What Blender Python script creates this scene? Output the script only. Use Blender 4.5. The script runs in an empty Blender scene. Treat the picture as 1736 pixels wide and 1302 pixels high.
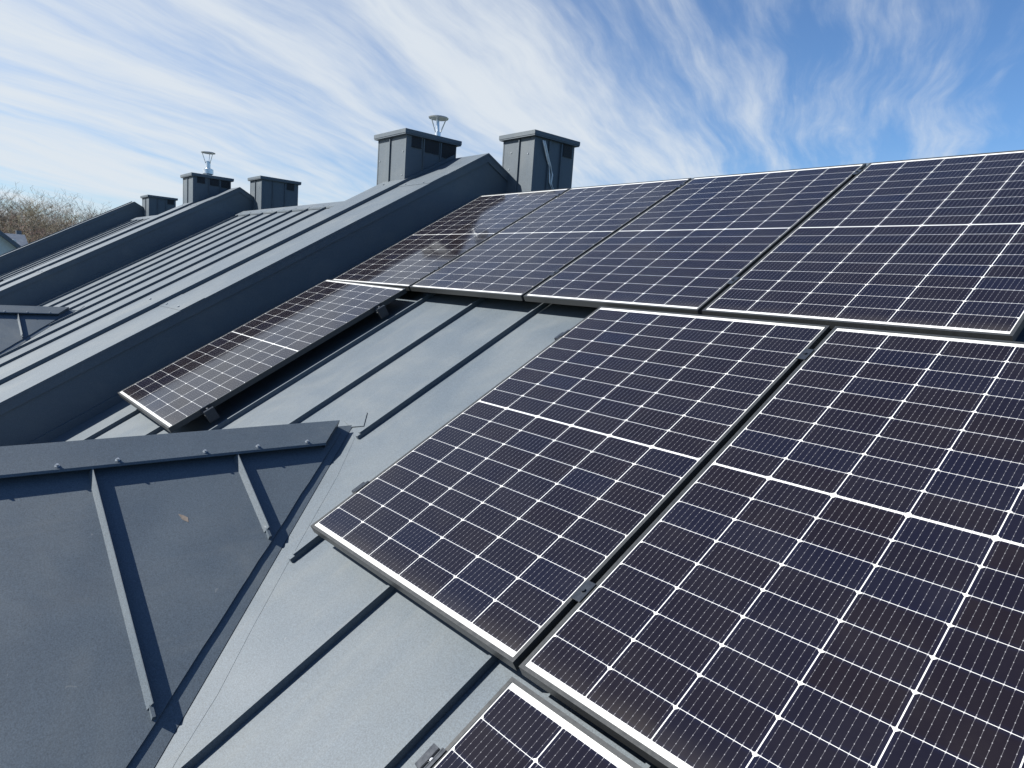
import bpy, bmesh, math, random
from mathutils import Vector, Matrix, Euler
sc = bpy.context.scene
C = sc.collection
R_ = math.radians
CA, SA, TN = math.cos(R_(30)), math.sin(R_(30)), math.tan(R_(30))
H = 0.11                       # roof sheet below the plane of the glass

# ------------------------------------------------------------------ camera
cd = bpy.data.cameras.new('camera')
cam = bpy.data.objects.new('camera', cd)
C.objects.link(cam)
Rm = [[0.656552, 0.751058, 0.06965], [0.146904, -0.036753, -0.988468], [-0.739837, 0.659212, -0.134463]]
rx, ry, rz = Vector(Rm[0]), -Vector(Rm[1]), -Vector(Rm[2])
M = Matrix((rx, ry, rz)).transposed().to_4x4()
M.translation = Vector((5.203277, -2.619272, 0.039242))
cam.matrix_world = M
cd.sensor_width = 36
cd.lens = 1177.367 / 1736 * 36
cd.clip_start = 0.05
cd.clip_end = 3000
sc.camera = cam

# ------------------------------------------------------------------ sun and sky
SUN = Vector((-0.51, -0.715, 0.742)).normalized()
elev = math.asin(SUN.z)
ld = bpy.data.lights.new('sun', 'SUN')
ld.energy = 5.0
ld.angle = R_(0.5)
ld.color = (1.0, 0.955, 0.87)
sun = bpy.data.objects.new('sun', ld)
C.objects.link(sun)
sun.rotation_euler = SUN.to_track_quat('Z', 'Y').to_euler()

world = bpy.data.worlds.new('World')
sc.world = world
world.use_nodes = True


class NT:
    """little helper that writes node trees as expressions"""
    def __init__(s, tree):
        s.t = tree
        s.n = tree.nodes
        s.l = tree.links

    def node(s, typ, ins=None, **kw):
        nd = s.n.new(typ)
        for k, v in kw.items():
            setattr(nd, k, v)
        for k, v in (ins or {}).items():
            s.set(nd.inputs[k], v)
        return nd

    def set(s, sock, v):
        if isinstance(v, bpy.types.NodeSocket):
            s.l.new(v, sock)
        else:
            sock.default_value = v

    def m(s, op, a, b=0.0, c=None, clamp=False):
        nd = s.n.new('ShaderNodeMath')
        nd.operation = op
        nd.use_clamp = clamp
        s.set(nd.inputs[0], a)
        s.set(nd.inputs[1], b)
        if c is not None:
            s.set(nd.inputs[2], c)
        return nd.outputs[0]

    def ramp(s, v, a, b, lo=0.0, hi=1.0, smooth=True):
        nd = s.n.new('ShaderNodeMapRange')
        nd.interpolation_type = 'SMOOTHSTEP' if smooth else 'LINEAR'
        s.set(nd.inputs[0], v)
        for i, q in enumerate((a, b, lo, hi)):
            s.set(nd.inputs[i + 1], q)
        return nd.outputs[0]

    def mix(s, f, a, b, blend='MIX'):
        nd = s.n.new('ShaderNodeMix')
        nd.data_type = 'RGBA'
        nd.blend_type = blend
        s.set(nd.inputs[0], f)
        s.set(nd.inputs[6], a)
        s.set(nd.inputs[7], b)
        return nd.outputs[2]

    def xyz(s, x, y, z=0.0):
        nd = s.n.new('ShaderNodeCombineXYZ')
        s.set(nd.inputs[0], x)
        s.set(nd.inputs[1], y)
        s.set(nd.inputs[2], z)
        return nd.outputs[0]

    def sep(s, v):
        nd = s.n.new('ShaderNodeSeparateXYZ')
        s.set(nd.inputs[0], v)
        return nd.outputs

    def noise(s, vec, scale, detail=4.0, rough=0.55, dist=0.0, out=0):
        nd = s.n.new('ShaderNodeTexNoise')
        s.set(nd.inputs['Vector'], vec)
        nd.inputs['Scale'].default_value = scale
        nd.inputs['Detail'].default_value = detail
        nd.inputs['Roughness'].default_value = rough
        nd.inputs['Distortion'].default_value = dist
        return nd.outputs[out]


w = NT(world.node_tree)
for nd in list(w.n):
    w.n.remove(nd)
sky = w.node('ShaderNodeTexSky', sky_type='NISHITA')
sky.sun_disc = False
sky.sun_elevation = elev
sky.sun_rotation = math.atan2(SUN.x, SUN.y)
sky.altitude = 200
sky.air_density = 1.0
sky.dust_density = 0.6
sky.ozone_density = 2.0
gen = w.node('ShaderNodeTexCoord').outputs['Generated']
dx, dy, dz = w.sep(gen)
zz = w.m('ADD', w.m('MAXIMUM', dz, 0.0), 0.16)
px, py = w.m('DIVIDE', dx, zz), w.m('DIVIDE', dy, zz)
ca_, sa_ = math.cos(R_(111)), math.sin(R_(111))
A = w.m('ADD', w.m('MULTIPLY', px, ca_), w.m('MULTIPLY', py, sa_))
B = w.m('ADD', w.m('MULTIPLY', px, sa_), w.m('MULTIPLY', py, -ca_))
warp = w.noise(w.xyz(A, B, 3.0), 0.9, 3.0, 0.5)
Bw = w.m('ADD', B, w.m('MULTIPLY', w.m('SUBTRACT', warp, 0.5), 0.42))
big = w.noise(w.xyz(w.m('MULTIPLY', A, 0.45), w.m('MULTIPLY', Bw, 1.2), 7.3), 1.0, 4.0, 0.55)
streak = w.noise(w.xyz(w.m('MULTIPLY', A, 0.55), w.m('MULTIPLY', Bw, 3.6), 1.7), 1.25, 7.0, 0.58, 0.1)
fine = w.noise(w.xyz(w.m('MULTIPLY', A, 2.0), w.m('MULTIPLY', Bw, 9.0), 4.1), 1.5, 6.0, 0.62, 0.2)
puff = w.noise(w.xyz(A, B, 9.0), 3.2, 6.0, 0.6, 0.8)
bias = w.ramp(B, -1.9, 0.25, 0.03, -0.21, False)
dens = w.m('ADD', w.m('MULTIPLY', big, 0.80), w.m('MULTIPLY', streak, 1.10))
dens = w.m('ADD', dens, w.m('MULTIPLY', fine, 0.44))
dens = w.m('ADD', dens, w.m('MULTIPLY', puff, 0.12))
dens = w.m('ADD', dens, bias)
cov = w.ramp(dens, 0.86, 1.50, 0.0, 0.92)
veil = w.m('MULTIPLY', w.ramp(B, -1.9, 0.0, 0.38, 0.0), w.ramp(big, 0.3, 0.6, 0.5, 1.0))
cov = w.m('ADD', cov, w.m('MULTIPLY', veil, w.m('SUBTRACT', 1.0, cov)))
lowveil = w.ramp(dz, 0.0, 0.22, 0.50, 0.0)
cov = w.m('MULTIPLY', w.m('MAXIMUM', cov, lowveil), w.m('MULTIPLY', w.ramp(dx, 0.0, 0.35, 1.0, 0.05), w.ramp(dz, 0.42, 0.75, 1.0, 0.15)))  # clouds thinned out of view, behind camera and overhead, to deepen the shade
skyc = w.mix(1.0, sky.outputs[0], (0.90, 1.22, 1.56, 1), 'MULTIPLY')
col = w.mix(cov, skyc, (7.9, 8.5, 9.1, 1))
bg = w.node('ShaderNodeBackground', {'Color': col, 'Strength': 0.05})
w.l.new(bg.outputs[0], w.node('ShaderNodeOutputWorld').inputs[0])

sc.render.engine = 'CYCLES'
sc.cycles.diffuse_bounces = 2
sc.view_settings.view_transform = 'Standard'
sc.view_settings.look = 'None'
sc.view_settings.gamma = 1
sc.view_settings.exposure = 0.92


# ------------------------------------------------------------------ materials
def mat(name):
    m = bpy.data.materials.new(name)
    m.use_nodes = True
    t = NT(m.node_tree)
    for nd in list(t.n):
        t.n.remove(nd)
    p = t.node('ShaderNodeBsdfPrincipled')
    t.l.new(p.outputs[0], t.node('ShaderNodeOutputMaterial').inputs[0])
    return m, t, p


def plain(name, col, rough=0.5, metal=0.0, nscale=40, namt=0.15, bump=0.0, coord='Object'):
    m, t, p = mat(name)
    co = t.node('ShaderNodeTexCoord').outputs[coord]
    n = t.noise(co, nscale, 5.0, 0.6)
    f = t.ramp(n, 0.3, 0.7, 1 - namt, 1 + namt, False)
    c = t.mix(1.0, (*col, 1), t.xyz(f, f, f), 'MULTIPLY')
    t.set(p.inputs['Base Color'], c)
    t.set(p.inputs['Roughness'], t.ramp(n, 0.3, 0.7, max(rough - 0.06, 0.02), rough + 0.06, False))
    p.inputs['Metallic'].default_value = metal
    if bump:
        b = t.node('ShaderNodeBump', {'Strength': 1.0, 'Distance': bump, 'Height': n})
        t.l.new(b.outputs[0], p.inputs['Normal'])
    return m


def coated_steel(name, col, metal=0.0, rough=0.60):
    """matt anthracite coil-coated sheet: fine grain, faint oil-canning, dust and smears"""
    m, t, p = mat(name)
    co = t.node('ShaderNodeNewGeometry').outputs['Position']
    grain = t.noise(co, 230, 2.0, 0.6)
    grain2 = t.noise(co, 120, 3.0, 0.6)
    dust = t.noise(co, 2.3, 6.0, 0.62, 0.6)
    smear = t.noise(co, 9.0, 5.0, 0.7, 1.2)
    canning = t.noise(co, 2.2, 1.5, 0.45)
    f = t.m('ADD', t.ramp(grain, 0.3, 0.7, 0.73, 1.27, False), t.ramp(grain2, 0.3, 0.7, -0.08, 0.08, False))
    c = t.mix(1.0, (*col, 1), t.xyz(f, f, f), 'MULTIPLY')
    c = t.mix(t.ramp(dust, 0.42, 0.80, 0.0, 0.20), c, (0.20, 0.205, 0.19, 1))
    c = t.mix(t.ramp(smear, 0.64, 0.82, 0.0, 0.14), c, (0.30, 0.31, 0.31, 1))
    cx, cy, cz_ = t.sep(co)
    wash = t.noise(t.xyz(t.m('MULTIPLY', cx, 14.0), t.m('MULTIPLY', cy, 1.1), t.m('MULTIPLY', cz_, 1.1)), 1.0, 5.0, 0.6, 0.3)
    c = t.mix(t.ramp(wash, 0.50, 0.78, 0.0, 0.16), c, (0.17, 0.175, 0.165, 1))
    c = t.mix(t.ramp(wash, 0.46, 0.25, 0.0, 0.20), c, (0.055, 0.068, 0.085, 1))
    scr = t.noise(t.xyz(t.m('MULTIPLY', cx, 3.0), t.m('MULTIPLY', cy, 26.0), t.m('MULTIPLY', cz_, 40.0)), 1.0, 3.0, 0.5, 0.6)
    c = t.mix(t.ramp(scr, 0.76, 0.78, 0.0, 0.15), c, (0.34, 0.35, 0.34, 1))
    sp = t.noise(co, 23, 2.0, 0.5)
    c = t.mix(t.ramp(sp, 0.78, 0.83, 0.0, 0.20), c, (0.42, 0.42, 0.40, 1))
    t.set(p.inputs['Base Color'], c)
    t.set(p.inputs['Metallic'], metal)
    p.inputs['IOR'].default_value = 1.55
    t.set(p.inputs['Roughness'], t.ramp(dust, 0.3, 0.75, rough - 0.05, rough + 0.10, False))
    h = t.m('ADD', t.m('MULTIPLY', canning, 0.014), t.m('MULTIPLY', grain, 0.00035))
    b = t.node('ShaderNodeBump', {'Strength': 1.0, 'Distance': 1.0, 'Height': h})
    t.l.new(b.outputs[0], p.inputs['Normal'])
    return m


M_STEEL = coated_steel('anthracite_coated_steel', (0.067, 0.089, 0.112))
M_WALL = M_STEEL
M_FRAME = plain('anodised_frame', (0.040, 0.043, 0.045), 0.42, 0.2, 60, 0.12)
M_FRAME_IN = plain('frame_underside', (0.02, 0.02, 0.022), 0.5, 0.3)
M_CLAMP = plain('clamp_dark_aluminium', (0.028, 0.034, 0.044), 0.35, 0.3, 80, 0.15)
M_BRIGHT = plain('bright_aluminium', (0.82, 0.83, 0.84), 0.28, 0.9, 90, 0.06)
M_SCREW = plain('painted_screw_head', (0.34, 0.37, 0.40), 0.35, 0.3)
M_STAINLESS = plain('stainless_flue', (0.62, 0.65, 0.68), 0.35, 0.9, 30, 0.12)
M_CABLE = plain('pale_cable', (0.72, 0.72, 0.70), 0.5)
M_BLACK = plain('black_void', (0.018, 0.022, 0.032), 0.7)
M_RENDER = plain('pale_render', (0.62, 0.64, 0.62), 0.85, 0.0, 12, 0.06)
M_FARROOF = plain('far_grey_roof', (0.10, 0.12, 0.15), 0.5, 0.2, 4, 0.2)
M_GRASS = plain('field_grass', (0.045, 0.055, 0.025), 0.9, 0.0, 0.35, 0.4)
M_GLASSW = plain('window_glass', (0.02, 0.025, 0.03), 0.05, 0.0)
M_RUST = plain('rust_smudge', (0.20, 0.165, 0.135), 0.8, 0.0, 50, 0.3)


def laminate_material():
    m, t, p = mat('solar_cells_under_glass')
    oc = t.node('ShaderNodeTexCoord').outputs['Object']
    X, Y, Z = t.sep(oc)
    rnd = t.node('ShaderNodeObjectInfo').outputs['Random']
    cw, ch = 0.182, 0.091
    pxp, pyp = 0.1845, 0.0923
    x0, y0 = (1.134 - (6 * cw + 5 * (pxp - cw))) / 2, 0.0278
    halfh = 9 * ch + 8 * (pyp - ch)
    yb2 = 1.722 - y0 - halfh
    xr = t.m('SUBTRACT', X, x0)
    up = t.m('GREATER_THAN', Y, 0.861)
    ylo = t.m('SUBTRACT', Y, y0)
    # upper half mirrored: measured downwards from the top
    yhi = t.m('SUBTRACT', 1.722 - y0, Y)
    yr = t.m('ADD', t.m('MULTIPLY', ylo, t.m('SUBTRACT', 1.0, up)), t.m('MULTIPLY', yhi, up))
    ix, iy = t.m('FLOOR', t.m('DIVIDE', xr, pxp)), t.m('FLOOR', t.m('DIVIDE', yr, pyp))
    fx = t.m('SUBTRACT', xr, t.m('MULTIPLY', ix, pxp))
    fy = t.m('SUBTRACT', yr, t.m('MULTIPLY', iy, pyp))

    def AND(*a):
        r = a[0]
        for q in a[1:]:
            r = t.m('MULTIPLY', r, q)
        return r
    inx = AND(t.m('GREATER_THAN', xr, 0.0), t.m('LESS_THAN', ix, 5.5), t.m('LESS_THAN', fx, cw))
    iny = AND(t.m('GREATER_THAN', yr, 0.0), t.m('LESS_THAN', iy, 8.5), t.m('LESS_THAN', fy, ch))
    ddx = t.m('MINIMUM', fx, t.m('SUBTRACT', cw, fx))
    cham = t.m('GREATER_THAN', t.m('ADD', ddx, t.m('SUBTRACT', ch, fy)), 0.0072)
    cham2 = t.m('GREATER_THAN', t.m('ADD', ddx, fy), 0.0022)
    cell = AND(inx, iny, cham, cham2)
    # cell to cell colour change
    wn = t.node('ShaderNodeTexWhiteNoise', noise_dimensions='3D')
    t.l.new(t.xyz(ix, t.m('ADD', iy, t.m('MULTIPLY', up, 20.0)), t.m('MULTIPLY', rnd, 50.0)), wn.inputs['Vector'])
    v1 = wn.outputs['Value']
    c = t.mix(t.ramp(v1, 0.0, 1.0, 0, 1, False), (0.0085, 0.0060, 0.0075, 1), (0.0070, 0.0058, 0.0100, 1))
    c = t.mix(t.ramp(v1, 0.80, 1.0, 0.0, 0.4), c, (0.006, 0.0068, 0.017, 1))
    edge = t.ramp(t.m('MINIMUM', ddx, t.m('MINIMUM', fy, t.m('SUBTRACT', ch, fy))), 0.0, 0.012, 0.30, 0.0)
    c = t.mix(edge, c, (0.008, 0.010, 0.030, 1))
    # busbar wires, ten to a cell, and their solder pads
    bp = cw / 10
    bx = t.m('ABSOLUTE', t.m('SUBTRACT', t.m('MODULO', fx, bp), bp / 2))
    wire = t.m('LESS_THAN', bx, 0.00030)
    pby = t.m('ABSOLUTE', t.m('SUBTRACT', t.m('MODULO', t.m('ADD', fy, 0.003), 0.0170), 0.0085))
    pad = AND(t.m('LESS_THAN', bx, 0.00075), t.m('LESS_THAN', pby, 0.0012))
    endpad = AND(t.m('LESS_THAN', bx, 0.0010), t.m('LESS_THAN', t.m('MINIMUM', fy, t.m('SUBTRACT', ch, fy)), 0.0028))
    c = t.mix(t.m('MULTIPLY', wire, 0.27), c, (0.42, 0.42, 0.46, 1))
    c = t.mix(t.m('MULTIPLY', t.m('MAXIMUM', pad, endpad), 0.34), c, (0.55, 0.56, 0.60, 1))
    # white back sheet with the faint ribbon prints in it
    midl = AND(t.m('LESS_THAN', t.m('ABSOLUTE', t.m('SUBTRACT', Y, 0.861)), 0.0012), t.m('GREATER_THAN', xr, 0.0))
    rib = t.noise(t.xyz(t.m('MULTIPLY', X, 55.0), t.m('MULTIPLY', Y, 200.0), rnd), 1.0, 2.0, 0.5)
    strip = t.m('MULTIPLY', t.ramp(rib, 0.56, 0.66, 0.0, 1.0),
                t.m('LESS_THAN', t.m('ABSOLUTE', t.m('SUBTRACT', t.m('ABSOLUTE', t.m('SUBTRACT', Y, 0.861)), 0.842)), 0.0022))
    white = t.mix(t.m('MAXIMUM', t.m('MULTIPLY', midl, 0.35), t.m('MULTIPLY', strip, 0.5)), (0.62, 0.63, 0.62, 1), (0.35, 0.36, 0.38, 1))
    c = t.mix(cell, white, c)
    # thin dust film, thicker towards the lower edge of the glass
    dn = t.noise(oc, 5.0, 6.0, 0.65, 0.4)
    low = t.ramp(Y, 0.02, 0.09, 0.10, 0.0)
    dust = t.m('ADD', t.ramp(dn, 0.35, 0.8, 0.0, 0.018), t.m('MULTIPLY', low, dn))
    c = t.mix(dust, c, (0.28, 0.25, 0.20, 1))
    t.set(p.inputs['Base Color'], c)
    t.set(p.inputs['Roughness'], t.ramp(dn, 0.3, 0.8, 0.05, 0.13, False))
    p.inputs['IOR'].default_value = 1.47
    wb = t.noise(oc, 1.1, 1.0, 0.4)
    b = t.node('ShaderNodeBump', {'Strength': 1.0, 'Distance': 0.003, 'Height': wb})
    t.l.new(b.outputs[0], p.inputs['Normal'])
    return m


M_LAM = laminate_material()


# ------------------------------------------------------------------ mesh helpers
class MB:
    def __init__(s):
        s.v, s.f = [], []

    def poly(s, pts):
        i = len(s.v)
        s.v += [tuple(p) for p in pts]
        s.f.append(list(range(i, i + len(pts))))

    def prism(s, pts, off):
        """closed solid: polygon pts and the same polygon moved by off"""
        i, n = len(s.v), len(pts)
        off = Vector(off)
        s.v += [tuple(Vector(p)) for p in pts] + [tuple(Vector(p) + off) for p in pts]
        s.f.append(list(range(i, i + n)))
        s.f.append([i + n + k for k in range(n)][::-1])
        for k in range(n):
            s.f.append([i + k, i + (k + 1) % n, i + n + (k + 1) % n, i + n + k])
        return s

    def box(s, a, b, fn=None):
        """axis box a..b, corners optionally mapped by fn"""
        (x0, y0, z0), (x1, y1, z1) = a, b
        c = [(x0, y0, z0), (x1, y0, z0), (x1, y1, z0), (x0, y1, z0), (x0, y0, z1), (x1, y0, z1), (x1, y1, z1), (x0, y1, z1)]
        if fn:
            c = [tuple(fn(*q)) for q in c]
        i = len(s.v)
        s.v += c
        for q in ((0, 3, 2, 1), (4, 5, 6, 7), (0, 1, 5, 4), (1, 2, 6, 5), (2, 3, 7, 6), (3, 0, 4, 7)):
            s.f.append([i + k for k in q])
        return s

    def tube(s, pts, r, n=10, caps=True):
        pts = [Vector(p) for p in pts]
        if not isinstance(r, (list, tuple)):
            r = [r] * len(pts)
        i = len(s.v)
        for k, p in enumerate(pts):
            d = (pts[min(k + 1, len(pts) - 1)] - pts[max(k - 1, 0)]).normalized()
            a = d.orthogonal().normalized() if abs(d.z) > 0.95 else d.cross(Vector((0, 0, 1))).normalized()
            b = d.cross(a)
            for j in range(n):
                t = 2 * math.pi * j / n
                s.v.append(tuple(p + (a * math.cos(t) + b * math.sin(t)) * r[k]))
        for k in range(len(pts) - 1):
            for j in range(n):
                s.f.append([i + k * n + j, i + k * n + (j + 1) % n, i + (k + 1) * n + (j + 1) % n, i + (k + 1) * n + j])
        if caps:
            s.f.append([i + j for j in range(n)][::-1])
            s.f.append([i + (len(pts) - 1) * n + j for j in range(n)])
        return s

    def build(s, name, m, parent=None, bevel=0.0, smooth=False):
        me = bpy.data.meshes.new(name)
        me.from_pydata(s.v, [], s.f)
        bm = bmesh.new()
        bm.from_mesh(me)
        bmesh.ops.recalc_face_normals(bm, faces=bm.faces)
        if bevel:
            bmesh.ops.remove_doubles(bm, verts=bm.verts, dist=1e-5)
            bmesh.ops.bevel(bm, geom=bm.edges[:], offset=bevel, segments=2, affect='EDGES', clamp_overlap=True)
        bm.to_mesh(me)
        bm.free()
        me.materials.append(m)
        if smooth:
            for pl in me.polygons:
                pl.use_smooth = True
        o = bpy.data.objects.new(name, me)
        C.objects.link(o)
        o.parent = parent
        return o


def tag(o, label=None, cat=None, group=None, kind=None):
    for k, v in (('label', label), ('category', cat), ('group', group), ('kind', kind)):
        if v:
            o[k] = v
    return o


def empty(name, loc=(0, 0, 0)):
    o = bpy.data.objects.new(name, None)
    o.empty_display_size = 0.2
    C.objects.link(o)
    o.location = loc
    return o


def W(x, v, w=0.0, dz=0.0):
    """x across, v up the front slope, w above the plane of the glass"""
    return Vector((x, v * CA - w * SA, v * SA + w * CA + dz))


YR = 1.802                      # y of the ridge lines
EAVE_Y, BACK_Y, GROUND = -4.3, 7.9, -5.6


def zf(y, w):                   # height of the front slope offset w
    return y * TN + w / CA


# ------------------------------------------------------------------ ground
g = MB()
g.poly([(-1500, -1500, GROUND), (1500, -1500, GROUND), (1500, 1500, GROUND), (-1500, 1500, GROUND)])
tag(g.build('ground', M_GRASS), kind='structure')

DX0, DZ0, DS = 2.185, -0.680, -0.626        # dormer ridge x, z and fall of its right face


def dorm_z(x):
    return DZ0 + DS * (x - DX0)


# ------------------------------------------------------------------ houses
def house(xl, xr, dz, seams, label, dormer_x, chimneys, dormer_full=True):
    root = empty('row_house', ((xl + xr) / 2, EAVE_Y, GROUND))
    inv = Vector(root.location)
    tag(root, label, 'house', 'row houses with standing seam roofs')

    def loc(mb):
        mb.v = [tuple(Vector(p) - inv) for p in mb.v]
        return mb

    def add(mb, name, m, parent=root, **kw):
        loc(mb)
        return mb.build(name, m, parent, **kw)
    # walls below the roof
    b = MB()
    zt = zf(EAVE_Y, -H) + dz - 0.25
    pts = [(xl + 0.02, EAVE_Y + 0.35, GROUND), (xl + 0.02, BACK_Y - 0.35, GROUND), (xl + 0.02, BACK_Y - 0.35, zt), (xl + 0.02, YR, zf(YR, -H) + dz - 0.3), (xl + 0.02, EAVE_Y + 0.35, zt)]
    b.prism(pts, (xr - xl - 0.04, 0, 0))
    add(b, 'wall', M_RENDER)
    wd = MB()
    for k in range(3):
        x = xl + 0.9 + k * 1.6
        wd.box((x, EAVE_Y + 0.30, GROUND + 0.9), (x + 1.0, EAVE_Y + 0.34, GROUND + 2.1))
        add(wd, 'window', M_GLASSW)
        wd = MB()
    # roof sheet, front and back slope in one solid skin
    b = MB()
    zr = zf(YR, -H) + dz
    ze = zf(EAVE_Y, -H) + dz
    zb = zr - (BACK_Y - YR) * TN
    t = 0.05
    pts = [(xl, EAVE_Y, ze), (xl, YR, zr), (xl, BACK_Y, zb), (xl, BACK_Y, zb - t), (xl, YR, zr - t), (xl, EAVE_Y, ze - t)]
    b.prism(pts, (xr - xl, 0, 0))
    roof = add(b, 'roof', M_STEEL)
    # standing seams: front ones end at the valley flashing of the dormer
    sh = 0.027
    for sx in seams:
        v1 = (YR - 0.06) / CA - H * TN
        v0 = EAVE_Y / CA - H * TN
        pieces = [(v0, v1)]
        rel = sx - dormer_x + DX0
        if abs(rel - 2.33) < 0.06:
            pieces = [(-1.212, v1)]
        elif abs(rel - 2.845) < 0.06:
            pieces = [(-1.838, v1)]
        elif 2.9 < rel < 3.9 and rel < 3.6:
            pieces = [(-2.50, v1)]
        elif 1.0 < rel <= 2.2:
            pieces = [(-1.10 - max(0, DX0 - rel) * 1.25 + 0.05, v1)]
        elif 0.45 < rel <= 1.0:
            pieces = [(-2.65, v1)]
        for (a, c) in pieces:
            b = MB()
            b.box((sx - 0.006, a, -H - 0.002), (sx + 0.006, c, -H + sh), lambda x, v, w_: W(x, v, w_, dz))
            # folded lower end of the seam
            b.box((sx - 0.0085, a - 0.02, -H - 0.002), (sx + 0.0085, a + 0.05, -H + sh * 0.72), lambda x, v, w_: W(x, v, w_, dz))
            add(b, 'seam', M_STEEL, roof_sub(root, roof))
        b = MB()
        b.box((sx - 0.006, YR + 0.1, 0), (sx + 0.006, BACK_Y, sh), lambda x, y, w_: (x, y, zr - (y - YR) * TN + w_))
        add(b, 'seam', M_STEEL, roof)
    # ridge cap
    b = MB()
    rise, half = 0.030, 0.135
    prof = [(-half, rise - half * TN), (0, rise), (half, rise - half * TN), (half, rise - half * TN - 0.004), (0, rise - 0.004), (-half, rise - half * TN - 0.004)]
    prof = [(-half, rise - half * TN - 0.022)] + prof[:3] + [(half, rise - half * TN - 0.022), (half - 0.003, rise - half * TN - 0.022), (half - 0.003, rise - half * TN - 0.004), (0, rise - 0.004), (-half + 0.003, rise - half * TN - 0.004), (-half + 0.003, rise - half * TN - 0.022)]
    b.prism([(xl + 0.18, YR + a, zr + c) for a, c in prof], (xr - xl - 0.10, 0, 0))
    rc = add(b, 'ridge_cap', M_STEEL, roof)
    k = xl + 0.35
    while k < xr - 0.1:
        b = MB()
        p = Vector((k, YR - 0.105, zr + rise - 0.105 * TN))
        nn = Vector((0, -SA, CA))
        b.tube([p - nn * 0.002, p + nn * 0.007], 0.008, 6)
        add(b, 'screw', M_SCREW, roof)
        k += 0.43
    # dormer
    dxo = dormer_x - DX0
    yf = EAVE_Y + 0.05
    zA = DZ0 + dz
    dm = MB()

    def ymain(z):               # where the main roof sheet has height z (house local)
        return (z + H / CA) / TN
    # under-plane (valley flashing) both faces, as closed wedge down into the house
    xe = DX0 + (zA - dz - (zf(yf, -H))) / (-DS)
    apex = (DX0 + dxo, ymain(DZ0), zA)
    vR = (xe + dxo, yf, dorm_z(xe) + dz)
    vL = (2 * DX0 - xe + dxo, yf, dorm_z(xe) + dz)
    rf = (DX0 + dxo, yf, zA)
    lift = Vector((0, 0, 0.004))
    dm.v += [tuple(Vector(q) + lift) for q in (apex, vR, vL, rf)]
    dm.f += [[0, 3, 1], [0, 2, 3], [3, 2, 1], [0, 1, 2]]
    dorm = add(dm, 'dormer', M_STEEL)

    def D(x, y, up=0.0):        # point on the right face raised along its normal
        n = Vector((-DS, 0, 1)).normalized()
        return Vector((x + dxo, y, dorm_z(x) + dz)) + n * up
    # covering sheet of the dormer, its hem stops short of the valley
    b = MB()

    def crease(x):
        return ymain(dorm_z(x)) - 0.050 - 0.040 * (x - 2.298) / 0.95
    N = 26
    xs = [DX0 + 0.035 + (3.45 - DX0) * k / N for k in range(N + 1)]
    rr = random.Random(5)
    edge = [(x, crease(x) + (rr.random() - 0.5) * 0.0045) for x in xs]
    top = [D(x, y, 0.0110) for x, y in edge]
    bot = [D(x, y, 0.005) for x, y in edge]
    yb = yf + 0.02
    i0 = len(b.v)
    for a, c in zip(top, bot):
        b.v += [tuple(a), tuple(c)]
    for (x, y) in edge:
        yy = min(yb, y - 0.03)
        b.v += [tuple(D(x, yy, 0.0110)), tuple(D(x, yy, 0.005))]
    n2 = 2 * (N + 1)
    for k in range(N):
        q = i0 + 2 * k
        b.f += [[q, q + 2, q + 3, q + 1], [q, q + n2, q + n2 + 2, q + 2], [q + 1, q + 3, q + n2 + 3, q + n2 + 1]]
    b.f += [[i0 + 2 * N, i0 + 2 * N + n2, i0 + 2 * N + n2 + 1, i0 + 2 * N + 1], [i0, i0 + 1, i0 + n2 + 1, i0 + n2]]
    add(b, 'dormer_sheet', M_STEEL, dorm)
    # seams of the dormer
    for ys in (-1.572, -2.103, -2.64, -3.18, -3.72):
        # x where the crease reaches ys
        x = DX0
        while crease(x) > ys and x < 3.6:
            x += 0.004
        x1 = min(x, 3.42) - 0.012
        xa = DX0 + 0.121
        b = MB()
        b.prism([D(xa, ys - 0.0125, 0.0105), D(xa, ys - 0.0005, 0.0405), D(xa, ys + 0.002, 0.0412), D(xa, ys + 0.003, 0.0105)], D(x1 - 0.03, ys, 0) - D(xa, ys, 0))
        b.box((x1 - 0.034, -0.007, 0.010), (x1, 0.0025, 0.010 + 0.019), lambda xx, yy, u: D(xx, ys + yy, u))
        add(b, 'dormer_seam', M_STEEL, dorm)
        if not dormer_full:
            pass
    # ridge capping: two folded wings with a dark gap under the near one
    b = MB()
    up = 0.047
    yE, yN = -1.045, -1.172      # north ends at the ridge and at the lower lip
    xw = DX0 + 0.118
    a0, a1 = D(DX0, yf - 0.04, up), D(DX0, yE, up)
    b0, b1 = D(xw, yf - 0.04, up), D(xw, yN, up)
    th = Vector((0, 0, -0.0035))
    b.v += [tuple(q) for q in (a0, a1, b1, b0)] + [tuple(q + th) for q in (a0, a1, b1, b0)]
    b.f += [[0, 1, 2, 3], [7, 6, 5, 4], [3, 2, 6, 7], [1, 5, 6, 2], [0, 3, 7, 4]]
    # left wing
    def mir(p):
        return Vector((2 * (DX0 + dxo) - p.x, p.y, p.z))
    i = len(b.v)
    b.v += [tuple(mir(q)) for q in (b0, b1)] + [tuple(mir(q) + th) for q in (b0, b1)]
    b.f += [[0, i, i + 1, 1], [4, 5, i + 3, i + 2], [i, i + 2, i + 3, i + 1]]
    # small drip fold along the near lip
    q0, q1 = Vector(b0), Vector(b1)
    dn = Vector((0.004, 0, -0.010))
    b.poly([q0, q1, q1 + dn, q0 + dn])
    # closing piece at the roof end
    e1, e2 = D(DX0 + 0.0, yE + 0.004, 0.0), D(xw, yN + 0.004, 0.0)
    b.poly([a1 + Vector((0, 0.003, 0)), b1 + Vector((0, 0.003, 0)), e2, e1])
    add(b, 'ridge_flashing', M_STEEL, dorm)
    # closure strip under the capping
    b = MB()
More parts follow.
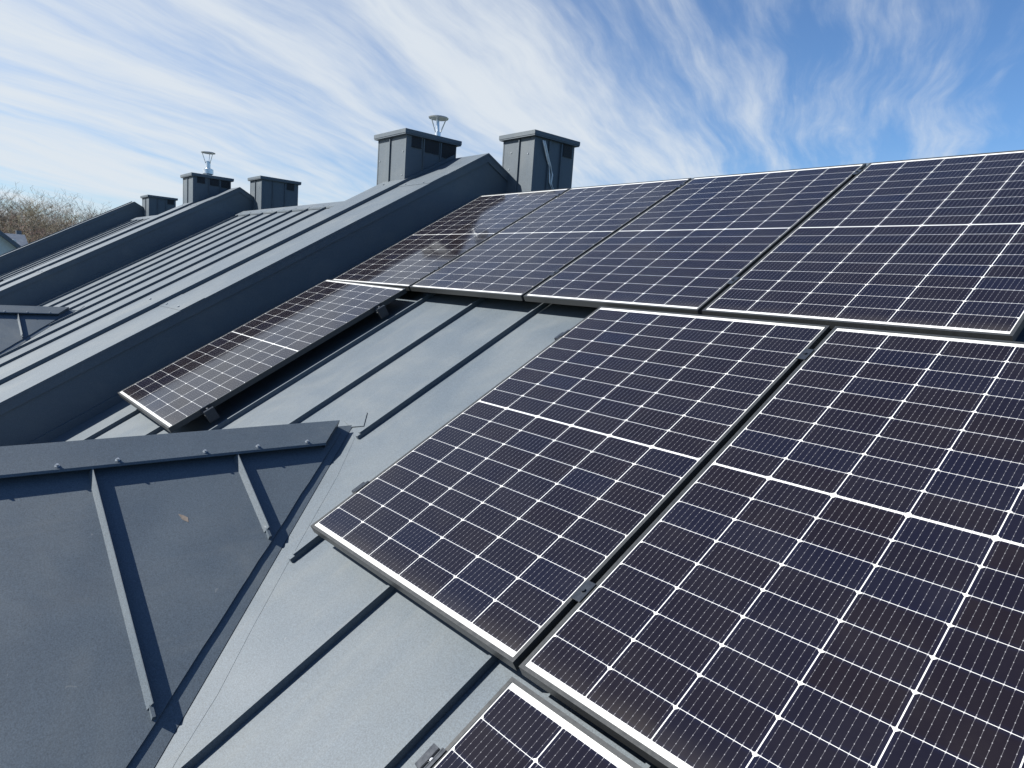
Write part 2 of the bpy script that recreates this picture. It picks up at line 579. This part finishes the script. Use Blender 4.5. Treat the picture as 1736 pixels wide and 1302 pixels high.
    b.box((DX0 + 0.06, yf, 0.018), (DX0 + 0.075, yN - 0.02, up - 0.006), lambda xx, yy, u: D(xx, yy, u))
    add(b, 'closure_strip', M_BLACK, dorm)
    for ys in (-1.257, -1.481, -1.699, -2.017, -2.211, -2.44, -2.70, -2.95):
        b = MB()
        n = Vector((-DS, 0, 1)).normalized()
        p = D(DX0 + 0.104, ys, up)
        b.tube([p, p + n * 0.0025], 0.0085, 10)
        b.tube([p + n * 0.002, p + n * 0.010], [0.0058, 0.0050], 6)
        add(b, 'screw', M_SCREW, dorm)
    # flat valley flashing lying on the main roof, its outer edge a thin fold
    b = MB()
    outer = [(2.31, -1.237), (2.508, -1.449), (2.829, -1.861), (3.024, -2.103), (3.187, -2.293), (3.30, -2.46), (3.75, -3.05), (4.2, -3.65)]
    inner = []
    for (x, v) in outer:
        xi = 2.20 + (x - 2.31) * 0.985
        inner.append((xi, -1.214 - (xi - 2.22) * 1.252 + 0.0))
    for k in range(len(outer) - 1):
        qs = [outer[k], outer[k + 1], inner[k + 1], inner[k]]
        b.prism([W(x + dxo, v, -H + 0.0003, dz) for x, v in qs], Vector((0, -SA, CA)) * 0.0006)
    fl = add(b, 'valley_flashing', M_STEEL, dorm)
    # two small rust marks
    for pts in ([D(2.875, -2.085, 0.0050), D(2.90, -2.083, 0.0050), D(2.895, -2.055, 0.0050), D(2.879, -2.064, 0.0050)],
                [D(2.52, -1.86, 0.0114), D(2.545, -1.853, 0.0114), D(2.56, -1.835, 0.0114), D(2.54, -1.832, 0.0114), D(2.528, -1.845, 0.0114)]):
        if dxo == 0:
            b = MB()
            b.prism(pts, Vector((0, 0, 0.0004)))
            add(b, 'rust_mark', M_RUST, dorm)
    # folded patch at the very top of the dormer
    b = MB()
    b.prism([W(2.160 + dxo, -1.063, -H + 0.001, dz), W(2.262 + dxo, -1.150, -H + 0.001, dz), W(2.19 + dxo, -1.185, -H + 0.002, dz), W(2.085 + dxo, -1.165, -H + 0.004, dz)], Vector((0, -SA, CA)) * 0.004)
    add(b, 'apex_patch', M_STEEL, dorm)
    # chimneys
    for ch in chimneys:
        chimney(root, add, **ch)
    return root


def roof_sub(root, roof):
    return roof


def chimney(root, add, x0, x1, y0, y1, zt, vents, fseams, rseams, capo=0.038, caph=0.038, trim=()):
    b = MB()
    b.box((x0, y0, zt - 1.4), (x1, y1, zt - caph))
    body = add(b, 'chimney', M_STEEL)
    b = MB()
    b.box((x0 - capo, y0 - capo, zt - caph), (x1 + capo, y1 + capo, zt))
    b.box((x0 - capo + 0.004, y0 - capo + 0.004, zt - caph - 0.012), (x1 + capo - 0.004, y1 + capo - 0.004, zt - caph - 0.0005))
    add(b, 'chimney_cap', M_STEEL, body)
    for fx in fseams:
        b = MB()
        b.box((fx - 0.005, y0 - 0.016, zt - 1.3), (fx + 0.005, y0 + 0.001, zt - caph - 0.02))
        add(b, 'chimney_seam', M_STEEL, body)
    for ry_ in rseams:
        b = MB()
        b.box((x1 - 0.001, ry_ - 0.005, zt - 1.3), (x1 + 0.016, ry_ + 0.005, zt - caph - 0.02))
        add(b, 'chimney_seam', M_STEEL, body)
    # corner folds
    b = MB()
    b.box((x1 - 0.0, y0 - 0.004, zt - 1.3), (x1 + 0.0035, y0 + 0.03, zt - caph - 0.014))
    b.box((x0 - 0.004, y0 - 0.0035, zt - 1.3), (x0 + 0.012, y0 + 0.02, zt - caph - 0.014))
    add(b, 'corner_trim', M_STEEL, body)
    for (a, c, hh) in vents:
        b = MB()
        ztv = zt - caph - 0.012
        b.box((x1 + 0.0015, a, ztv - hh), (x1 + 0.004, c, ztv))
        v = add(b, 'air_vent', M_BLACK, body)
        b = MB()
        k = ztv - 0.012
        while k > ztv - hh + 0.006:
            b.box((x1 + 0.005, a + 0.004, k - 0.002), (x1 + 0.009, c - 0.004, k + 0.0015))
            k -= 0.014
        b.box((x1 + 0.004, a - 0.003, ztv - hh - 0.004), (x1 + 0.010, c + 0.003, ztv - hh))
        add(b, 'vent_louvre', M_FRAME_IN, body)
    for (sx, sz) in trim:
        b = MB()
        p = Vector((sx, y0, sz))
        b.tube([p, p + Vector((0, -0.006, 0))], 0.007, 6)
        add(b, 'screw', M_SCREW, body)


XA, XB, XC, XR = -0.34, -7.03, -14.06, 6.30
DZB, DZC = 0.085, 0.19
seamsA = [0.13, 0.70, 1.222, 1.775, 2.335, 2.845, 3.37, 3.89, 4.42, 4.95]
seamsB = [XB + 0.30 + 0.53 * k for k in range(11)]
seamsC = [XC + 0.30 + 0.53 * k for k in range(11)]
houseA = house(XA, XR - 1.0, 0.0, seamsA, 'nearest anthracite standing seam roof and dormer with solar panels mounted on it', DX0,
      [dict(x0=-0.45, x1=0.013, y0=2.077, y1=2.633, zt=1.577, vents=[(2.47, 2.60, 0.12)], fseams=[-0.20], rseams=[2.27, 2.44], trim=[(-0.32, 1.40), (-0.07, 1.37), (-0.345, 1.24)])])
houseB = house(XB, XA - 1.0, DZB, seamsB, 'second house in the row, its ribbed roof bare of panels, between two stepped party walls', -4.88,
      [dict(x0=-1.47, x1=-0.935, y0=1.223, y1=1.838, zt=1.536, vents=[(1.285, 1.40, 0.105), (1.44, 1.615, 0.125), (1.655, 1.825, 0.14)], fseams=[-1.225], rseams=[1.427, 1.636], trim=[(-1.43, 1.27), (-0.98, 1.33), (-0.99, 1.10)]),
       dict(x0=-7.19, x1=-6.69, y0=2.04, y1=2.683, zt=1.63, vents=[(2.475, 2.61, 0.11)], fseams=[-6.945], rseams=[2.229, 2.443], trim=[(-6.8, 1.45)])])
houseC = house(XC, XB - 1.0, DZC, seamsC, 'farthest house of the row, a strip of ribbed roof seen behind two party walls', -11.9,
      [dict(x0=-8.14, x1=-7.59, y0=1.216, y1=1.848, zt=1.62, vents=[(1.28, 1.41, 0.10), (1.49, 1.64, 0.11), (1.68, 1.83, 0.12)], fseams=[-7.86], rseams=[1.47, 1.66]),
       dict(x0=-14.2, x1=-13.59, y0=2.01, y1=2.615, zt=1.685, vents=[(2.425, 2.57, 0.11)], fseams=[-13.86], rseams=[2.2, 2.39])])


# ------------------------------------------------------------------ party walls between the roofs
def party_wall(xw, dz, width, label, screws=True):
    root = empty('party_wall', (xw - width / 2, EAVE_Y, GROUND))
    tag(root, label, 'wall', 'party walls stepping up between the roofs')
    inv = Vector(root.location)

    def add(mb, name, m, parent=root, **kw):
        mb.v = [tuple(Vector(p) - inv) for p in mb.v]
        return mb.build(name, m, parent, **kw)
    WT = 0.27
    yr = YR
    zr = zf(yr, WT) + dz
    y0, y1 = EAVE_Y - 0.15, BACK_Y

    def prof(off, ya, yb):      # gable outline lowered by off (vertical)
        return [(ya, zf(ya, WT) + dz - off), (yr, zr - off), (yb, zr - (yb - yr) * 0.545 - off)]
    b = MB()
    pr = prof(0.02, y0, y1)
    b.prism([(xw - width + 0.03, y0, GROUND)] + [(xw - width + 0.03, y, z) for y, z in pr] + [(xw - width + 0.03, y1, GROUND)], (width - 0.03 - 0.016, 0, 0))
    add(b, 'wall_face', M_WALL)
    # coping: flat band, its face fold, then a raised tray behind
    step = 0.57 if width > 0.8 else 0.22
    b = MB()
    a, c = prof(0, y0 - 0.02, y1 + 0.02), prof(0.019, y0 - 0.02, y1 + 0.02)
    b.prism([(xw - step, y, z) for y, z in a] + [(xw - step, y, z) for y, z in c[::-1]], (step, 0, 0))
    cop = add(b, 'coping', M_STEEL)
    b = MB()
    a, c = prof(0.0195, y0 - 0.02, y1 + 0.02), prof(0.085, y0 - 0.02, y1 + 0.02)
    b.prism([(xw - 0.014, y, z) for y, z in a] + [(xw - 0.014, y, z) for y, z in c[::-1]], (0.010, 0, 0))
    add(b, 'face_fold', M_STEEL, cop)
    b = MB()
    a, c = prof(-0.036, y0 - 0.02, yr), prof(-0.001, y0 - 0.02, yr)
    if width > 0.8:
        a = a[:2]
        c = c[:2]
        b.prism([(xw - width, y, z) for y, z in a] + [(xw - width, y, z) for y, z in c[::-1]], (width - step, 0, 0))
        b.prism([(xw - width, y, z + 0.03) for y, z in c] + [(xw - width, y, z - 0.12) for y, z in c[::-1]], (-0.012, 0, 0))
        add(b, 'raised_tray', M_STEEL, cop)
    else:
        b.prism([(xw - step - 0.01, y, z + 0.02) for y, z in c[:2]] + [(xw - step - 0.01, y, z - 0.1) for y, z in c[:2][::-1]], (-0.012, 0, 0))
        add(b, 'raised_tray', M_STEEL, cop)
    # lap joints with three screws each
    for v in ((-3.05, -1.045, 1.455) if screws else ()):
        b = MB()
        b.box((xw - step + 0.002, v - 0.0, WT + 0.001), (xw - 0.001, v + 0.20, WT + 0.0028), lambda x, vv, w_: W(x, vv, w_, dz))
        lap = add(b, 'coping_lap', M_STEEL, cop)
        for sx in (xw - 0.15, xw - 0.46):
            b = MB()
            n = Vector((0, -SA, CA))
            p = W(sx, v + 0.035, WT + 0.002, dz)
            b.tube([p, p + n * 0.008], 0.009, 8)
            add(b, 'screw', M_SCREW, cop)
        if width > 0.8:
            b = MB()
            p = W(xw - 0.83, v + 0.02, WT + 0.032, dz)
            b.tube([p, p + n * 0.008], 0.009, 8)
            add(b, 'screw', M_SCREW, cop)
    # low flashing at the foot of the wall
    b = MB()
    b.box((xw - 0.0155, EAVE_Y / CA, -H), (xw + 0.001, YR / CA - 0.1, -H + 0.13), lambda x, v, w_: W(x, v, w_, dz - DZB if width > 0.8 else dz - 0.1))
    b.box((xw + 0.001, EAVE_Y / CA, -H + 0.001), (xw + 0.09, YR / CA - 0.1, -H + 0.006), lambda x, v, w_: W(x, v, w_, dz - DZB if width > 0.8 else dz - 0.1))
    if xw < 3:
        add(b, 'foot_flashing', M_STEEL)
    return root


party_wall(XA, 0.0, 1.0, 'big dark party wall with a wide pale coping rising beside the solar panels')
party_wall(XB, 0.085, 1.0, 'middle dark party wall behind the bare ribbed roof')
party_wall(XC, 0.17, 0.34, 'farthest party wall, closing the row in front of the bare trees', False)
party_wall(XR, 0.0, 1.0, 'party wall closing the near roof on the right', False)


# ------------------------------------------------------------------ flues
def flue(x, y, z, kind, label, group='steel flues on the chimneys'):
    root = tag(empty('flue_pipe', (x, y, z)), label, 'flue', group)
    if kind == 0:
        MB().tube([(0, 0, -0.03), (0, 0, 0.052)], 0.031, 20).build('outer_pipe', M_STAINLESS, root, smooth=False)
        MB().tube([(0, 0, 0.05), (-0.010, -0.004, 0.19)], 0.017, 14).build('inner_pipe', M_STAINLESS, root)
        zc, rad = 0.185, 0.104
    else:
        MB().tube([(0, 0, -0.03), (0, 0, 0.03)], 0.055, 20).build('outer_pipe', M_STAINLESS, root)
        MB().tube([(0, 0, 0.03), (0, 0, 0.045), (0, 0, 0.125), (0, 0, 0.14)], [0.06, 0.088, 0.088, 0.05], 24).build('collar', M_STAINLESS, root)
        MB().tube([(0, 0, 0.14), (0, 0, 0.26)], 0.040, 18).build('inner_pipe', M_STAINLESS, root)
        zc, rad = 0.395, 0.118
    MB().tube([(0, 0, zc), (0, 0, zc + 0.010), (0, 0, zc + 0.016), (0, 0, zc + 0.030)], [rad * 0.96, rad, rad * 0.92, 0.01], 28).build('rain_cap', M_STAINLESS, root)
    zb = 0.05 if kind == 0 else 0.22
    for k in range(3):
        a = k * 2 * math.pi / 3 + 0.5
        r0 = 0.031 if kind == 0 else 0.04
        MB().tube([(r0 * math.cos(a), r0 * math.sin(a), zb), (rad * 0.86 * math.cos(a), rad * 0.86 * math.sin(a), zc)], 0.0055, 6).build('strut', M_STAINLESS, root)
    return root


flue(-0.975, 1.62, 1.536, 0, 'short steel flue with a wide flat rain cap on the nearest chimney')
flue(-7.80, 1.525, 1.62, 1, 'small steel flue with a round collar on the distant chimney')

# cables hanging down the chimney
for (off, lab, bow) in ((0.0, 'left of two pale cables hanging down the right chimney', 0.0), (0.022, 'right of two pale cables hanging down the right chimney', 0.018)):
    pts = []
    ctrl = [(2.165, 1.50), (2.195, 1.44), (2.235, 1.36), (2.28, 1.28), (2.298 + bow, 1.20), (2.305, 1.12), (2.345, 1.05), (2.40, 0.98), (2.47, 0.93)]
    for y, z in ctrl:
        pts.append((0.013 + 0.020 + 0.008 * math.sin(z * 9), y + off, z))
    o = MB().tube(pts, 0.0075, 8).build('cable', M_CABLE, smooth=True)
    tag(o, lab, 'cable', 'cables on the chimney')

# ------------------------------------------------------------------ solar panels
PW, PH = 1.134, 1.722


def wU(u, v):
    return 0.007562 + 0.007032 * v - 0.001532 * (u - 3)


def wA(u, v):
    return 0.033927 - 0.006099 * v - 0.021694 * u


def make_panel():
    root = empty('solar_panel')
    b = MB()
    lip, d, t = 0.0112, 0.032, 0.0022
    # four mitred bars of the frame: upright outer wall, top lip, bottom flange
    cr = [(0, 0), (PW, 0), (PW, PH), (0, PH)]
    for k in range(4):
        a, c = Vector(cr[k]), Vector(cr[(k + 1) % 4])
        ax = (c - a).normalized()
        inn = Vector((-ax.y, ax.x))
        for (w0, w1, z0, z1) in ((0, t, -d, 0), (t, lip, -t, 0), (t, 0.026, -d, -d + t), (lip - 0.0015, lip, -t - 0.004, -t)):
            q = [a + inn * w0 + ax * w0, c + inn * w0 - ax * w0, c + inn * w1 - ax * w1, a + inn * w1 + ax * w1]
            b.prism([(p.x, p.y, z0) for p in q], (0, 0, z1 - z0))
    b.build('frame', M_FRAME, root)
    b = MB()
    b.box((lip - 0.004, lip - 0.004, -0.0062), (PW - lip + 0.004, PH - lip + 0.004, -0.0022))
    # glass at its own small depth under the lip
    b.v = [(x, y, z + 0.0006) for x, y, z in b.v]
    b.build('glass_laminate', M_LAM, root)
    b = MB()
    for sx in (0.28, 0.567, 0.85):
        b.box((sx - 0.035, PH / 2 - 0.05, -0.024), (sx + 0.035, PH / 2 + 0.05, -0.0060))
    b.build('junction_box', M_BLACK, root)
    return root


def kids(o):
    return [c for c in bpy.data.objects if c.parent == o]


proto = make_panel()
proto_kids = kids(proto)
first = [True]


def place_panel(u, v, fn, label):
    if first[0]:
        o = proto
        first[0] = False
    else:
        o = proto.copy()
        C.objects.link(o)
        for k in proto_kids:
            c = k.copy()
            C.objects.link(c)
            c.parent = o
    p0, p1, p2 = W(u, v, fn(u, v)), W(u + PW, v, fn(u + PW, v)), W(u, v + PH, fn(u, v + PH))
    ex = (p1 - p0).normalized()
    ez = ex.cross(p2 - p0).normalized()
    ey = ez.cross(ex)
    m = Matrix((ex, ey, ez)).transposed().to_4x4()
    m.translation = p0
    o.matrix_world = m
    tag(o, label, 'solar panel', 'solar panels on the near roof')
    return o


GU = 0.021875
UU = [n * (PW + GU) for n in range(4)]
VL = -0.022787 - PH
zero = lambda u, v: 0.0
place_panel(UU[0], 0, wU, 'upper row solar panel nearest the big party wall, mirroring the chimney')
place_panel(UU[1], 0, wU, 'upper row solar panel, second from the party wall')
place_panel(UU[2], 0, wU, 'upper row solar panel, third from the party wall')
place_panel(UU[3], 0, wU, 'upper row solar panel at the right end, largest of its row')
place_panel(0.002, VL, wA, 'lone lower solar panel close along the big party wall')
place_panel(2.900972, VL, zero, 'middle lower solar panel beside the bare roof strip, its left side free')
place_panel(2.900972 + PW + GU, VL, zero, 'big foreground solar panel at the lower right of the middle one')
place_panel(4.063, VL - 0.0295 - PH, zero, 'bottom solar panel cut off by the picture edge under the foreground panel')


# ------------------------------------------------------------------ clamps
def clamp(kind, u, v, label, fn=zero):
    root = tag(empty('panel_clamp'), label, 'clamp', 'clamps holding the solar panels')
    m = Matrix((Vector((1, 0, 0)), Vector((0, CA, SA)), Vector((0, -SA, CA)))).transposed().to_4x4()
    m.translation = W(u, v, fn(u, v))
    root.matrix_world = m
    if kind == 'mid':           # between two panels
        b = MB()
        b.box((-0.0165, -0.035, 0.0008), (0.0165, 0.035, 0.0040))
        b.build('clamp_plate', M_CLAMP, root, bevel=0.0008)
        MB().tube([(0, 0, 0.004), (0, 0, 0.0095)], 0.0065, 6).build('bolt', M_CLAMP, root)
        MB().box((-0.008, -0.03, -0.085), (0.008, 0.03, 0.0005)).build('clamp_leg', M_CLAMP, root)
    else:                       # end clamp: s = side on which it stands out
        s = -1 if kind == 'left' else 1
        b = MB()
        b.box((min(0, -s * 0.008), -0.033, 0.0008), (max(0, -s * 0.008), 0.033, 0.0036))
        b.box((min(s * 0.001, s * 0.0045), -0.033, -0.034), (max(s * 0.001, s * 0.0045), 0.033, 0.0036))
        b.build('clamp_plate', M_CLAMP, root)
        MB().box((min(s * 0.0046, s * 0.03), -0.03, -0.042), (max(s * 0.0046, s * 0.03), 0.03, -0.036)).build('clamp_foot', M_BRIGHT, root)
        b = MB()
        for q in (-0.016, 0.016):
            b.box((min(s * 0.006, s * 0.022), q - 0.011, -0.0355), (max(s * 0.006, s * 0.022), q + 0.011, -0.020))
        b.build('grip_teeth', M_BRIGHT, root)
        b = MB()
        b.box((min(s * 0.024, s * 0.046), -0.030, -0.085), (max(s * 0.024, s * 0.046), 0.030, -0.012))
        b.build('seam_grip', M_CLAMP, root, bevel=0.001)
        MB().tube([(s * 0.014, 0, -0.04), (s * 0.014, 0, -0.008)], 0.005, 8).build('bolt', M_BRIGHT, root)
    return root


clamp('left', 2.900972, -1.505, 'lower end clamp on the free left side of the middle panel')
clamp('left', 2.900972, -0.300, 'upper end clamp on the free left side of the middle panel')
clamp('left', 4.063, -2.03, 'end clamp with bright teeth at the left of the bottom panel')
clamp('right', 1.138, -1.52, 'lower end clamp in the shade under the lone panel by the wall', wA)
clamp('right', 1.138, -0.27, 'upper end clamp in the shade under the lone panel by the wall', wA)
clamp('mid', 4.0459, -1.48, 'lower clamp between the two big foreground panels')
clamp('mid', 4.0459, -0.235, 'upper clamp between the two big foreground panels')
for i, nm in enumerate(('first and second', 'second and third', 'third and fourth')):
    uc = UU[i] + PW + GU / 2
    clamp('mid', uc, 0.28, 'lower clamp between the %s panels of the upper row' % nm, wU)
    clamp('mid', uc, 1.58, 'upper clamp between the %s panels of the upper row' % nm, wU)


# ------------------------------------------------------------------ neighbouring houses
def gable_house(x, yr, zr, half, slope, L, label, wallm, name='neighbour_house'):
    root = tag(empty(name, (x, yr, GROUND)), label, 'house', 'houses beyond the row')
    zo = zr - GROUND
    b = MB()
    ze = zo - half * slope
    b.prism([(0, -half + 0.3, 0), (0, half - 0.3, 0), (0, half - 0.3, ze + 0.3 * slope - 0.2), (0, 0, zo - 0.2), (0, -half + 0.3, ze + 0.3 * slope - 0.2)], (-L, 0, 0))
    wl = b.build('wall', wallm, root)
    b = MB()
    b.prism([(0.35, -half, ze), (0.35, 0, zo), (0.35, half, ze), (0.35, half, ze - 0.2), (0.35, 0, zo - 0.2), (0.35, -half, ze - 0.2)], (-L - 0.7, 0, 0))
    b.build('roof', M_FARROOF, root)
    b = MB()
    b.box((0.001, -1.4, 1.0), (0.05, -0.2, 2.3)).build('window', M_GLASSW, root)
    b = MB()
    b.box((0.001, 0.8, 3.6), (0.05, 2.0, 4.8)).build('window', M_GLASSW, root)
    return root


gable_house(-32, -2.3, 3.55, 4.3, 0.84, 9, 'pale rendered house with a dark sloping roof at the left edge', M_RENDER)
far = tag(empty('grey_house', (-48, 4, GROUND)), 'low grey roof just visible in front of the trees', 'house', 'houses beyond the row')
b = MB()
b.prism([(0, -8, 5.2), (-4.5, -8, 7.0), (-9, -8, 5.2), (-9, -8, 5.0), (0, -8, 5.0)], (0, 7.95, 0))
b.build('roof', M_FARROOF, far)
b = MB().box((-8.7, -7.7, 0), (-0.3, -0.3, 5.0)).build('wall', M_RENDER, far)
MB().tube([(-2.6, -0.85, 6.0), (-2.6, -0.85, 6.6)], 0.12, 10).build('roof_vent', M_RENDER, far)
MB().box((-5.0, -0.5, 6.3), (-4.7, -0.2, 7.25)).build('chimney', M_FARROOF, far)


# ------------------------------------------------------------------ bare trees
def bark(name, c1, c2):
    m, t, p = mat(name)
    co = t.node('ShaderNodeTexCoord').outputs['Object']
    n = t.noise(co, 1.2, 4.0, 0.6)
    t.set(p.inputs['Base Color'], t.mix(t.ramp(n, 0.35, 0.65), (*c1, 1), (*c2, 1)))
    p.inputs['Roughness'].default_value = 0.9
    return m


M_BARK = bark('bark', (0.12, 0.095, 0.075), (0.20, 0.17, 0.14))
M_TWIG = [bark('twigs_grey_brown', (0.16, 0.125, 0.095), (0.24, 0.195, 0.15)),
          bark('twigs_budding_green', (0.15, 0.135, 0.085), (0.22, 0.19, 0.13)),
          bark('twigs_reddish', (0.19, 0.12, 0.10), (0.26, 0.18, 0.15))]


def tree_mesh(seed, height, tw, spread=0.55, low=0.22):
    rd = random.Random(seed)
    tr, cw_ = MB(), MB()

    def seg(mb, a, b_, ra, rb):
        d = (b_ - a)
        u = d.orthogonal().normalized()
        v = d.normalized().cross(u)
        i = len(mb.v)
        for p, r in ((a, ra), (b_, rb)):
            for j in range(3):
                t = j * 2.0944
                mb.v.append(tuple(p + (u * math.cos(t) + v * math.sin(t)) * r))
        for j in range(3):
            mb.f.append([i + j, i + (j + 1) % 3, i + 3 + (j + 1) % 3, i + 3 + j])

    def grow(p, d, L, r, lev):
        n = 3 if lev < 3 else 2
        for k in range(n):
            q = p + d * (L / n)
            r2 = r * (0.82 if lev < 4 else 0.7)
            seg(tr if lev < 2 else cw_, p, q, r, r2)
            p, r = q, r2
            d = (d + Vector((rd.uniform(-1, 1), rd.uniform(-1, 1), rd.uniform(-0.3, 0.9))) * 0.16).normalized()
            if lev < 6:
                m = 2 if lev in (0, 1, 2, 3) else 2
                for _ in range(m):
                    if lev == 0 and p.z < height * low:
                        continue
                    side = Vector((rd.uniform(-1, 1), rd.uniform(-1, 1), rd.uniform(-0.2, 0.6))).normalized()
                    nd = (d * 0.75 + side * (spread + 0.25)).normalized()
                    nd.z = max(nd.z, 0.02)
                    if rd.random() < (0.92 if lev < 3 else 0.62):
                        grow(p, nd, L * rd.uniform(0.50, 0.78), max(r * 0.62, 0.012), lev + 1)
    grow(Vector((0, 0, 0)), Vector((0, 0, 1)), height * 0.62, height * 0.017, 0)
    return tr, cw_


variants = []
for i in range(6):
    tr, cr_ = tree_mesh(11 + i * 7, 10.0, i)
    variants.append((tr, cr_))
print('tree faces', [len(v[1].f) for v in variants])
protos = []
for i, (tr, cr_) in enumerate(variants):
    r = empty('bare_tree', (0, 0, GROUND))
    t_ = tr.build('trunk', M_BARK, r)
    c_ = cr_.build('crown', M_TWIG[(0, 1, 0, 2, 0, 1)[i]], r)
    protos.append([r, t_, c_, False])

rd = random.Random(3)
spots = []


def az_pos(az, dist):
    a = R_(az)
    return 5.2 + dist * math.cos(a), -2.6 + dist * math.sin(a)


# (azimuth from the camera, distance, top elevation deg, variant)
singles = [(175.9, 84, 3.7, 0, 'grey brown bare tree at the left picture edge behind the pale house'),
           (174.7, 80, 3.9, 2, 'loosely branched bare tree, second from the left edge'),
           (173.5, 86, 4.0, 1, 'tallest bare tree with a faint green tint, above the grey roof'),
           (172.3, 79, 3.85, 0, 'tall grey brown bare tree just right of the greenish tallest one'),
           (171.2, 90, 3.55, 2, 'open bare tree where the tree line starts to drop'),
           (170.2, 92, 3.3, 4, 'slender bare tree above the far coping, left of the reddish crowns'),
           (169.0, 95, 3.25, 3, 'reddish bare tree above the far coping'),
           (167.8, 100, 3.1, 4, 'small slender bare tree right of the reddish one'),
           (166.4, 105, 3.2, 2, 'small bare tree near the right end of the tree line'),
           (164.9, 104, 3.3, 0, 'last small bare tree before the farthest wall peak'),
           (152.5, 58, 5.9, 0, 'taller bare tree top poking over the bare roof ridge'),
           (151.6, 62, 5.7, 2, 'shorter bare tree top poking over the bare roof ridge')]
mass = [(176.2, 94, 3.4, 0), (175.2, 96, 3.5, 4), (174.1, 92, 3.6, 1), (173.0, 97, 3.6, 0), (171.8, 98, 3.4, 2), (170.7, 101, 3.1, 0), (169.6, 103, 3.0, 4), (168.4, 106, 3.0, 2),
        (167.0, 110, 3.0, 0), (165.6, 112, 3.1, 4), (164.0, 114, 3.2, 0), (162.6, 114, 3.2, 2),
        (176.0, 72, 2.5, 3), (175.0, 70, 2.4, 5), (174.0, 71, 2.5, 1), (173.0, 73, 2.6, 5), (172.0, 76, 2.3, 3), (171.1, 78, 2.3, 3), (170.3, 82, 2.3, 3), (169.5, 86, 2.3, 3),
        (168.6, 84, 2.2, 5), (167.5, 90, 2.3, 3), (166.3, 95, 2.4, 0), (174.5, 64, 1.7, 3), (173.4, 66, 1.8, 5), (172.3, 68, 1.7, 1), (171.3, 70, 1.6, 3), (170.2, 74, 1.6, 5), (169.2, 76, 1.7, 3)]
tops = [max(p[2] for p in v[1].v + v[0].v) for v in variants]
cz = 0.039
for az, dist, el, vi, lab in singles:
    x, y = az_pos(az, dist)
    s = (cz + dist * math.tan(R_(el * (1.22 if az > 160 else 0.97))) - GROUND) / tops[vi]
    P = protos[vi]
    if not P[3]:
        P[3] = True
        o = P[0]
    else:
        o = P[0].copy()
        C.objects.link(o)
        for k in (P[1], P[2]):
            c = k.copy()
            C.objects.link(c)
            c.parent = o
    o.location = (x, y, GROUND)
    o.scale = (s * rd.uniform(1.0, 1.25), s * rd.uniform(1.0, 1.25), s)
    o.rotation_euler = (0, 0, rd.uniform(0, 6.28))
    tag(o, lab, 'tree', 'bare trees behind the houses')
for col_i, vis in enumerate(((0, 2, 4), (1, 5), (3,))):
    wood = MB()
    for az, dist, el, vi in mass:
        if vi not in vis:
            continue
        x, y = az_pos(az, dist)
        s = (cz + dist * math.tan(R_(el * 1.22)) - GROUND) / tops[vi]
        m = Matrix.Translation((x, y, GROUND)) @ Matrix.Rotation(rd.uniform(0, 6.28), 4, 'Z') @ Matrix.Diagonal((s * 1.3, s * 1.3, s, 1))
        for src in variants[vi]:
            i = len(wood.v)
            wood.v += [tuple(m @ Vector(p)) for p in src.v]
            wood.f += [[q + i for q in f] for f in src.f]
    tag(wood.build('wood', M_TWIG[col_i]), ('grey brown mass of bare trees behind the single ones', 'greenish bare undergrowth along the tree line', 'reddish bare thicket low in the tree line')[col_i], 'wood', kind='stuff')
for P in protos:
    if not P[3]:
        for k in (P[1], P[2], P[0]):
            bpy.data.objects.remove(k)
